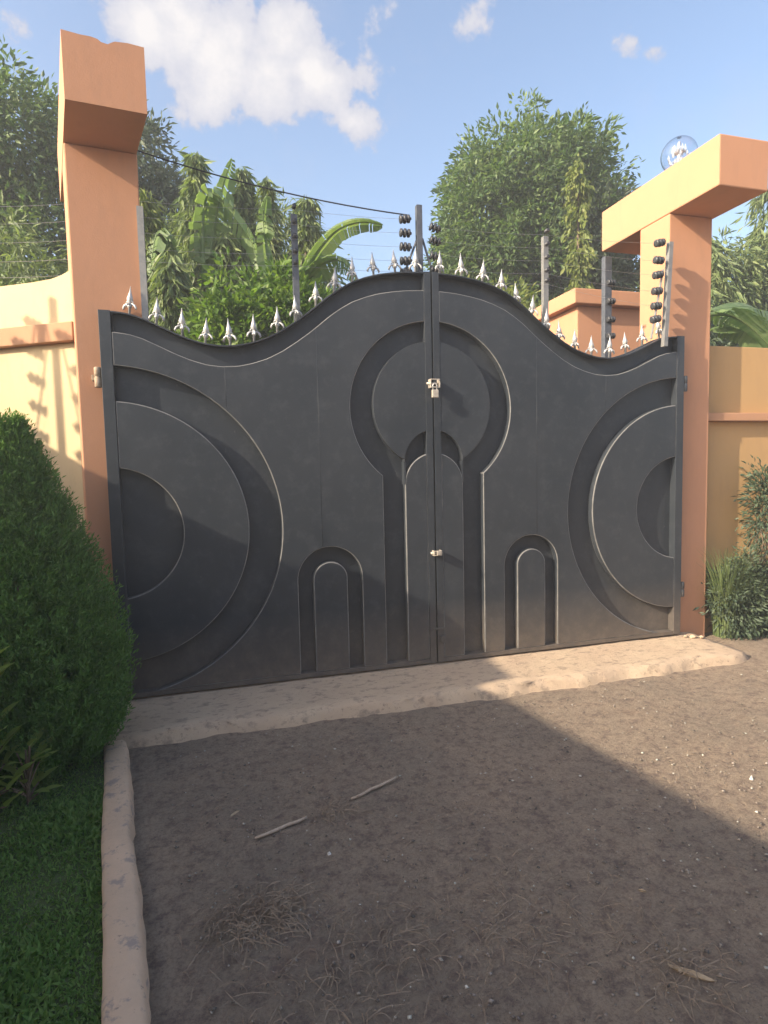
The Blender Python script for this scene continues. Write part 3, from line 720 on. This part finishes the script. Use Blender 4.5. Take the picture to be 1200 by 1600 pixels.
link('foliage', leafmesh('foliage', c, d, Ls, Ls * .26, M['lf_cypress'], .1, .1), cb)
n = 9000; zz = hh * .97 * rng.uniform(0, 1, n); ang = rng.uniform(0, 2 * np.pi, n); rr = brad(zz) * rng.uniform(.3, .82, n)
link('inner_foliage', leafmesh('inner_foliage', np.stack([np.cos(ang) * rr, np.sin(ang) * rr, zz], 1), rng.normal(size=(n, 3)) + [0, 0, 1.2], np.full(n, .09), np.full(n, .045), M['lf_cypress']), cb)
trunk_part(cb, [(0, 0, 0), (.01, 0, .8), (0, .01, 1.7)], .05, .01)

def broad_shrub(label, loc, n, h, L, m_, spread=.25, Wr=.42, upr=.6, group=None, name='leafy_shrub', cat='shrub', nm_leaf='leaf'):
    t_ = thing(name, label, cat, loc, group)
    b = MB()
    for k in range(n):
        a = rnd.uniform(0, 6.28); z = h * rnd.uniform(.1, 1); r_ = spread * rnd.uniform(.1, 1) * (1.1 - .5 * z / h)
        base = Vector((math.cos(a) * r_ * .5, math.sin(a) * r_ * .5, z))
        dv = Vector((math.cos(a), math.sin(a), upr + rnd.uniform(-.3, .4))).normalized(); sd = dv.cross(Vector((0, 0, 1))).normalized(); uv = sd.cross(dv)
        l_ = L * rnd.uniform(.6, 1.15); w_ = l_ * Wr; seg = 6; vs = []; fs = []
        for i in range(seg + 1):
            u_ = i / seg; w2 = w_ * .5 * math.sin(math.pi * max(u_, .02) ** .8 * .98 + .02) ; cpt = base + dv * l_ * u_ - uv * l_ * .14 * u_ ** 2
            vs += [cpt - sd * w2 + uv * w2 * .35, cpt, cpt + sd * w2 + uv * w2 * .35]
        for i in range(seg): o = 3 * i; fs += [(o, o + 1, o + 4, o + 3), (o + 1, o + 2, o + 5, o + 4)]
        MB().add(vs, fs).build(nm_leaf, m_, t_, True)
        b.tube([(0, 0, z * .4), (base.x * .6, base.y * .6, z * .8), tuple(base)], .004, 4)
    b.tube([(0, 0, -.05), (0, 0, h * .9)], [.012, .004], 6)
    b.build('stem', M['bark'], t_)
    return t_
broad_shrub('broad-leaved yellow-green shrub in front of the cypress bush at the left edge', (-2.66, -1.18, -.05), 60, .72, .15, M['lf_croton'], .26, .62, 1.1)
broad_shrub('small low leafy sprout at the foot of the cypress bush beside the lawn', (-2.50, -1.10, -.05), 22, .30, .13, M['lf_croton'], .16)
# right-hand bed
def tuft(label, loc, n, h, spread, m_=None):
    c = np.zeros((n, 3)); a = rng.uniform(0, 6.28, n); r_ = spread * rng.uniform(0, 1, n) ** .6
    c[:, 0] = np.cos(a) * r_ * .4; c[:, 1] = np.sin(a) * r_ * .4
    V = []; F = []
    for i in range(n):
        L = h * rnd.uniform(.5, 1.1); out = Vector((math.cos(a[i]), math.sin(a[i]), 0)); q0 = Vector(c[i]); sd = Vector((-out.y, out.x, 0)) * .006; o = len(V)
        for k in range(6):
            u_ = k / 5; q = q0 + Vector((0, 0, L * (u_ - .25 * u_ ** 2.5))) + out * spread * u_ ** 2 * rnd.uniform(.8, 1.1)
            V += [tuple(q - sd * (1 - u_ * .9)), tuple(q + sd * (1 - u_ * .9))]
        F += [(o + 2 * k, o + 2 * k + 1, o + 2 * k + 3, o + 2 * k + 2) for k in range(5)]
    t_ = thing('grass_tuft', label, 'plant', loc); link('blades', npmesh('blades', np.array(V), np.array(F), m_ or M['lf_droop']), t_); return t_
tuft('spiky grass-like plant against the ochre wall right beside the right pillar', (2.80, .06, -.08), 460, 1.05, .24)
tuft('second spiky grass-like plant in the bed right of the first', (3.06, .04, -.08), 320, .75, .26)
blobs_tree('leafy_shrub', 'dark leafy shrub at the right edge below the ochre wall band', (3.06, .02, -.08), [(0, 0, .45, .26, .14, .35), (.12, 0, 1.15, .10, .10, .40)], 95, 36, .06, .34, M['lf_dark'], rc=.13, trunk_r=.02, cat='shrub', trunkname='stem')
blobs_tree('low_shrub', 'low dark green ground shrub at the foot of the ochre wall', (2.86, -.0, -.08), [(0, 0, .30, .24, .12, .32), (.33, 0, .3, .26, .14, .3)], 150, 48, .06, .3, M['lf_dark'], rc=.12, trunk_r=.012, cat='shrub', trunkname='stem')

# trees beyond the gate
GR = 'trees beyond the gate'
blobs_tree('round_tree', 'large round broadleaf tree with dense glossy crown beyond the right gate leaf', (4.35, 6.2, 0), [(-.05, 0, 6.2, 1.75, 1.7, 1.75), (-.75, 0, 5.9, 1.15, 1.2, 1.5), (-1.0, 0, 4.9, 1.0, 1.1, 1.1), (-.5, -.2, 5.0, 1.4, 1.4, 1.2), (.65, 0, 6.5, 1.15, 1.2, 1.25), (.7, 0, 4.6, 1.3, 1.1, 1.1)], 1250, 60, .125, .40, M['lf_round'], trunk_r=.2, rc=.24, group=GR)
blobs_tree('broadleaf_tree', 'tall hazy broadleaf tree at the left edge behind the left pillar', (-4.45, 6.0, 0), [(0, 0, 6.3, 1.15, 1.1, 1.2), (-.9, 0, 5.6, 1.1, 1, 1.6), (.3, 0, 4.9, 1.2, 1, 1.2)], 620, 55, .125, .40, M['lf_round'], trunk_r=.18, rc=.30, group=GR)
blobs_tree('broadleaf_tree', 'dark bluish tree showing just right of the left pillar top', (-2.72, 7.4, 0), [(0, 0, 7.0, .62, .7, .95), (.25, 0, 6.1, .75, .7, .9), (.45, 0, 5.2, .75, .7, .9)], 190, 45, .15, .36, M['lf_dark'], trunk_r=.14, rc=.26, group=GR)
blobs_tree('broadleaf_tree', 'greyish thin-leaved tree over the wing wall at the left edge', (-3.9, 3.6, 0), [(0, 0, 3.6, 1.0, .6, .8), (.5, 0, 3.0, .8, .5, .9)], 170, 40, .13, .25, M['lf_droop'], droop=.4, trunk_r=.08, rc=.24, group=GR)
blobs_tree('citrus_tree', 'bright sunlit green leafy tree behind the low dip of the left gate leaf', (-.95, 2.5, 0), [(0, 0, 2.95, .85, .6, .78), (.45, 0, 2.75, .5, .5, .7), (-.45, 0, 2.6, .55, .5, .7)], 330, 42, .105, .45, M['lf_citrus'], trunk_r=.07, rc=.17, group=GR)
blobs_tree('yellow_green_shrub', 'yellow-green leafy shrub tree under the round tree behind the right leaf', (2.35, 3.9, 0), [(0, 0, 3.45, .95, .6, .62), (-.7, 0, 3.1, .6, .5, .6), (.9, .1, 3.3, .55, .5, .7)], 240, 40, .12, .36, M['lf_yellow'], trunk_r=.07, rc=.2, group=GR)
blobs_tree('broadleaf_tree', 'grey-green tree filling the gap under the right beam', (5.4, 5.2, 0), [(0, 0, 4.4, 1.0, .7, 1.0), (-.3, 0, 5.4, .55, .6, .9)], 200, 45, .15, .36, M['lf_dark'], trunk_r=.1, rc=.26, group=GR)
for (lab, x, y, h, r_, n, mt, ln_) in (
    ('yellow-green column tree with hanging leaves right behind the left pillar', -2.16, 3.3, 4.75, .34, 2600, 'lf_yellow', (-.12, 0)),
    ('tall narrow column tree with drooping leaves, second from the left pillar', -1.78, 4.1, 5.62, .34, 3000, 'lf_droop', (.1, 0)),
    ('column tree with drooping leaves behind the crossed banana leaves', -1.12, 4.4, 5.62, .42, 3400, 'lf_droop', (.05, 0)),
    ('column tree with drooping leaves left of the plain dark gate post', -.72, 4.2, 5.42, .34, 2800, 'lf_droop', (-.05, 0)),
    ('rounded drooping tree right of the plain dark gate post', -.36, 4.0, 5.12, .42, 3000, 'lf_droop', (.1, 0)),
    ('darker drooping tree low behind the left pillar edge', -1.98, 2.9, 3.9, .42, 2400, 'lf_droop', (0, 0)),
    ('drooping narrow tree between the left pillar and the left edge of the picture', -2.98, 3.2, 4.55, .30, 2000, 'lf_yellow', (.2, 0)),
    ('drooping tree filling the gap behind the bright citrus tree', -1.35, 3.4, 4.35, .6, 3400, 'lf_droop', (0, 0))):
    column_tree('column_tree', lab, (x, y, 0), h, r_ * 1.25, int(n * 1.5), .20, .17, M[mt], 'column trees with hanging leaves beyond the gate', z0=1.6, lean=ln_)
blobs_tree('drooping_tree', 'pale drooping tree filling in behind the column trees above the left leaf', (-.9, 5.6, 0), [(0, 0, 4.9, 1.3, .5, .8), (-.9, 0, 4.6, .7, .5, .9), (.5, 0, 4.3, .9, .5, .7)], 300, 42, .17, .2, M['lf_droop'], droop=.5, trunk_r=.08, rc=.26, group=GR)
blobs_tree('drooping_tree', 'drooping grey-green tree above the ochre wall between right pillar and picture edge', (7.0, 4.3, 0), [(0, 0, 4.5, 1.1, .5, .8), (-1.1, 0, 3.9, .9, .5, .8), (.9, 0, 4.3, .8, .5, 1.0)], 330, 42, .17, .22, M['lf_droop'], droop=.5, trunk_r=.08, rc=.24, group=GR)
# ivy column
column_tree('ivy_column', 'narrow column of ivy climbing a trunk in front of the round tree', (4.08, 4.25, 0), 6.28, .17, 3000, .12, .42, M['lf_yellow'], None, z0=2.6, pw=.15, cat='climber')
# banana plants
def banana(label, loc, stem_h, leaves):
    t_ = thing('banana_plant', label, 'banana plant', loc, 'banana plants beyond the walls')
    MB().tube([(0, 0, -.1), (.02, 0, stem_h * .6), (0, 0, stem_h)], [.11, .09, .06], 10).build('stem', M['lf_yellow'], t_, True)
    for pts, w_, torn, roll in leaves: banana_leaf(t_, [tuple(a - b_ for a, b_ in zip(q, loc)) for q in pts], w_, M['lf_banana'], torn, roll=roll)
    return t_
banana('banana plant with crossed upright leaves rising behind the citrus tree', (-1.62, 3.35, 0), 3.4,
    [([(-1.62, 3.35, 3.4), (-1.52, 3.35, 4.2), (-1.40, 3.35, 4.75), (-1.24, 3.4, 5.25)], .22, .5, 1.1),
     ([(-1.55, 3.3, 3.4), (-1.62, 3.3, 4.1), (-1.52, 3.25, 4.75), (-1.12, 3.2, 4.35), (-.98, 3.2, 3.9)], .26, .6, .2),
     ([(-1.62, 3.3, 3.3), (-1.95, 3.2, 4.1), (-2.1, 3.1, 4.2), (-2.2, 3.0, 3.7)], .22, .6, 0)])
banana('banana plant whose big leaf arches against the sky above the gate', (-.72, 2.75, 0), 3.2,
    [([(-.72, 2.75, 3.2), (-.52, 2.6, 3.72), (-.22, 2.5, 4.12), (.08, 2.5, 4.27), (.36, 2.5, 4.27)], .17, .18, .35),
     ([(-.72, 2.75, 3.2), (-.50, 2.6, 3.66), (-.28, 2.5, 3.82), (-.10, 2.45, 3.80), (.06, 2.4, 3.55)], .17, .3, .35),
     ([(-.72, 2.75, 3.2), (-.9, 2.8, 3.8), (-.95, 2.8, 4.3), (-.9, 2.8, 4.6)], .16, .4, .8)])
banana('banana plant with broad arching leaves above the ochre wall at the right edge', (5.9, 2.3, 0), 2.4,
    [([(5.9, 2.3, 2.5), (5.6, 2.1, 3.25), (5.0, 1.9, 3.42), (4.2, 1.7, 3.30)], .30, .08, .4),
     ([(5.9, 2.3, 2.5), (5.4, 1.8, 2.9), (4.9, 1.7, 3.18), (4.1, 1.6, 3.05)], .26, .08, .3),
     ([(3.9, 1.5, 3.18), (4.2, 1.45, 3.18), (4.5, 1.4, 3.02), (4.9, 1.35, 2.65)], .26, .08, .3),
     ([(5.9, 2.3, 2.5), (6.4, 2.3, 3.4), (6.8, 2.3, 3.5), (7.3, 2.3, 3.1)], .26, .1, .3)])
column_tree('feathery_tree', 'feathery drooping tree above the ochre wall right of the right pillar', (6.4, 4.1, 0), 5.25, .95, 5200, .26, .15, M['lf_droop'], GR, z0=2.2, pw=.5)
column_tree('feathery_tree', 'feathery branches hanging in at the right edge below the beam', (8.1, 4.4, 0), 6.4, 1.0, 4800, .26, .15, M['lf_droop'], GR, z0=2.2, pw=.4)
column_tree('feathery_tree', 'darker drooping tree close behind the right pillar', (5.1, 3.0, 0), 3.95, .6, 3600, .22, .17, M['lf_dark'], GR, z0=1.8, pw=.4)
blobs_tree('leafy_shrub', 'dark shrub behind the banana leaves above the ochre wall', (5.9, 3.2, 0), [(0, 0, 2.9, 1.4, .5, .6)], 160, 40, .14, .36, M['lf_dark'], trunk_r=.06, rc=.22, cat='shrub', trunkname='stem')
hedge_n = 260
blobs_tree('hedge', 'dense dark hedge along the far side beyond the gate', (1.0, 8.5, 0), [(x, 0, 1.7, 1.6, .8, 1.9) for x in range(-11, 14, 2)], 700, 34, .2, .36, M['lf_dark'], rc=.4, cat='hedge')

# ================================================================== SMALL THINGS ON THE GROUND
def stick(label, a, e, r_, m_='stick', name='stick', cat='stick', group=None):
    a = Vector(a); e = Vector(e); P = [a.lerp(e, k / 5) + Vector((rnd.uniform(-.004, .004), rnd.uniform(-.004, .004), rnd.uniform(0, .003))) for k in range(6)]
    return tag(MB().tube(P, [r_ * q for q in (.8, 1, 1.05, 1, .95, .7)], 7).build(name, M[m_], None, True), label, cat, group)
stick('pale dry stick lying on the drive, the nearer of the two', (-1.478, -1.675, gz + .012), (-1.244, -1.59, gz + .014), .0075)
stick('pale dry stick lying on the drive, the farther of the two', (-1.015, -1.501, gz + .012), (-.747, -1.38, gz + .014), .0075)
def chip(label, x, y, sx, sy, m_, name, cat, rot=0, z=.006, group=None):
    b = MB(); n = 7; vs = [(math.cos(k * 6.28 / n) * sx * rnd.uniform(.7, 1.1), math.sin(k * 6.28 / n) * sy * rnd.uniform(.7, 1.1), rnd.uniform(-.003, .003)) for k in range(n)]
    b.add(vs + [(0, 0, z)] + [(q[0] * .8, q[1] * .8, -.006) for q in vs], [(k, (k + 1) % n, n) for k in range(n)] + [((k + 1) % n, k, n + 1 + k, n + 1 + (k + 1) % n) for k in range(n)])
    o = b.build(name, M[m_]); o.location = (x, y, gz + .006); o.rotation_euler = (0, 0, rot); return tag(o, label, cat, group)
chip('pale stone chip on the drive in front of the two sticks', -1.19, -1.863, .012, .014, 'white_stone', 'stone', 'stone', .4, .014)
chip('thin curled dead leaf on the drive left of the nearer stick', -1.557, -1.436, .035, .007, 'deadleaf', 'dead_leaf', 'leaf', .7)
chip('dead leaf lying on the lawn left of the kerb', -2.245, -1.591, .03, .01, 'deadleaf', 'dead_leaf', 'leaf', .6, .03)
chip('small curled leaf on the shaded drive, low right', -.112, -2.42, .018, .005, 'deadleaf', 'dead_leaf', 'leaf', -.6)
chip('larger pale pebble on the sunlit drive at the right', .932, -1.931, .012, .012, 'white_stone', 'stone', 'stone', 0, .02)
chip('pale twisted scrap of husk on the drive near the bottom right', -.212, -2.77, .075, .016, 'deadleaf', 'husk', 'debris', -.75, .012)
for k, (x, y, s_) in enumerate(((2.30, -.10, .03), (2.36, -.13, .022), (2.25, -.07, .018))):
    b = MB().lathe([(.2, -.3), (.9, -.2), (1, .15), (.6, .5), (.1, .6)], seg=7); b.v = [(q[0] * s_ * rnd.uniform(.8, 1.2), q[1] * s_ * rnd.uniform(.7, 1.1), q[2] * s_) for q in b.v]
    o = b.build('rubble_piece', M['concrete']); o.location = (x, y, .008); tag(o, ['largest', 'middle-sized', 'smallest'][k] + ' lump of rubble on the sill at the foot of the right pillar', 'rubble', 'rubble on the sill')

# loose gravel (nobody could count it)
n = 30000
x = rng.uniform(-2.05, 4.2, n); y = -.62 - rng.uniform(0, 1, n) ** .7 * 2.6; ok = x > -2.05 + .165 * (-.66 - y) + .08
x, y = x[ok], y[ok]; n = len(x); s_ = .0014 + .0085 * rng.uniform(0, 1, n) ** 9
oct_ = np.array([(1, 0, 0), (0, 1, 0), (-1, 0, 0), (0, -1, 0), (0, 0, .7), (0, 0, -.5)], float)
V = oct_[None] * s_[:, None, None] * rng.uniform(.6, 1.3, (n, 6, 1)); a = rng.uniform(0, 6.28, n)
ca, sa = np.cos(a)[:, None], np.sin(a)[:, None]; V = np.stack([V[..., 0] * ca - V[..., 1] * sa, V[..., 0] * sa + V[..., 1] * ca, V[..., 2]], -1)
V += np.stack([x, y, np.full(n, gz + .004) + s_ * .3], 1)[:, None]
T = np.array([(0, 1, 4), (1, 2, 4), (2, 3, 4), (3, 0, 4), (1, 0, 5), (2, 1, 5), (3, 2, 5), (0, 3, 5)])
F = (T[None] + (np.arange(n) * 6)[:, None, None]).reshape(-1, 3)
tag(link('loose_gravel', npmesh('loose_gravel', V.reshape(-1, 3), F, M['gravel'])), 'fine loose gravel scattered over the brown drive', 'gravel', kind='stuff')
# dry grass and straw
b = MB(); patches = [(-1.56, -2.15, .11, 260), (-1.43, -2.12, .10, 240), (-1.12, -1.57, .09, 80), (-.22, -2.78, .10, 90), (-1.15, -2.42, .2, 150), (-.95, -2.35, .18, 90), (-1.4, -2.55, .25, 160), (-.7, -2.5, .2, 120), (-.35, -2.6, .25, 90), (-.55, -2.15, .2, 50), (-.6, -1.6, .35, 60), (-1.2, -1.55, .5, 70), (.3, -1.3, .8, 80), (.6, -2.2, .5, 60), (-.3, -2.0, .8, 120), (-1.75, -1.3, .3, 40), (1.5, -1.2, .9, 60)]
V = []; F = []
for px, py, sp_, k_ in patches:
    for _ in range(k_):
        q = Vector((px + rnd.gauss(0, sp_ * .6), py + rnd.gauss(0, sp_ * .6), gz + .008)); a = rnd.uniform(0, 6.28); L = rnd.uniform(.02, .10) * (1.2 if sp_ < .3 else .7); cv = rnd.gauss(0, .8)
        if q.x < kx(q.y) + .14: continue
        o = len(V); w_ = rnd.uniform(.0005, .0012)
        for k in range(7):
            u_ = k / 6; a2 = a + cv * u_
            sdx, sdy = -math.sin(a2) * w_, math.cos(a2) * w_
            V += [(q.x - sdx, q.y - sdy, q.z + .012 * math.sin(u_ * 3.1)), (q.x + sdx, q.y + sdy, q.z + .0135 * math.sin(u_ * 3.1))]
            q = q + Vector((math.cos(a2), math.sin(a2), 0)) * L / 6
        F += [(o + 2 * k, o + 2 * k + 1, o + 2 * k + 3, o + 2 * k + 2) for k in range(6)]
tag(link('dry_grass', npmesh('dry_grass', np.array(V), np.array(F), M['straw'])), 'dried straw and withered grass strands lying on the drive', 'dry grass', kind='stuff')


# unseen house added behind the viewer to darken what the gate reflects
ho_ = thing('house', 'unseen two-storey cream house added behind the viewer to darken the gate reflections', 'house', (4.0, -13.5, 0))
MB().box(-7.5, 7.5, -7, 0, -.1, 5.6).build('wall', M['cream'], ho_)
MB().add([(-8.1, -7.6, 5.6), (8.1, -7.6, 5.6), (8.1, .6, 5.6), (-8.1, .6, 5.6), (-4.5, -3.5, 7.8), (4.5, -3.5, 7.8)], [(3, 2, 1, 0), (0, 1, 5, 4), (2, 3, 4, 5), (1, 2, 5), (3, 0, 4)]).build('roof', M['band'], ho_)
for wx in (-5.6, -2.2, 2.2, 5.6):
    for wz in (1.0, 3.6):
        f_ = MB().box(wx - .8, wx + .8, .002, .06, wz, wz + 1.3).build('window', M['galv'], ho_)
        MB().box(wx - .72, wx - .03, .062, .07, wz + .08, wz + 1.22).build('pane', M['cable'], f_)
        MB().box(wx + .03, wx + .72, .062, .07, wz + .08, wz + 1.22).build('pane', M['cable'], f_)
MB().box(-.6, .6, .002, .07, -.05, 2.2).build('door', M['bark'], ho_)
# ================================================================== HAZE VEIL
hm = bpy.data.materials.new('flare_veil_haze'); hm.use_nodes = True; ht = hm.node_tree; ht.nodes.clear()
pv = ht.nodes.new('ShaderNodeVolumePrincipled'); pv.inputs['Color'].default_value = (.93, .95, 1, 1); pv.inputs['Density'].default_value = .007; pv.inputs['Anisotropy'].default_value = .1
ho = ht.nodes.new('ShaderNodeOutputMaterial'); ht.links.new(pv.outputs[0], ho.inputs['Volume'])
tag(MB().box(-160, 160, -160, 160, -1.3, 9.6).build('haze', hm), kind='stuff')  # thin haze added to approximate the veil of lens flare
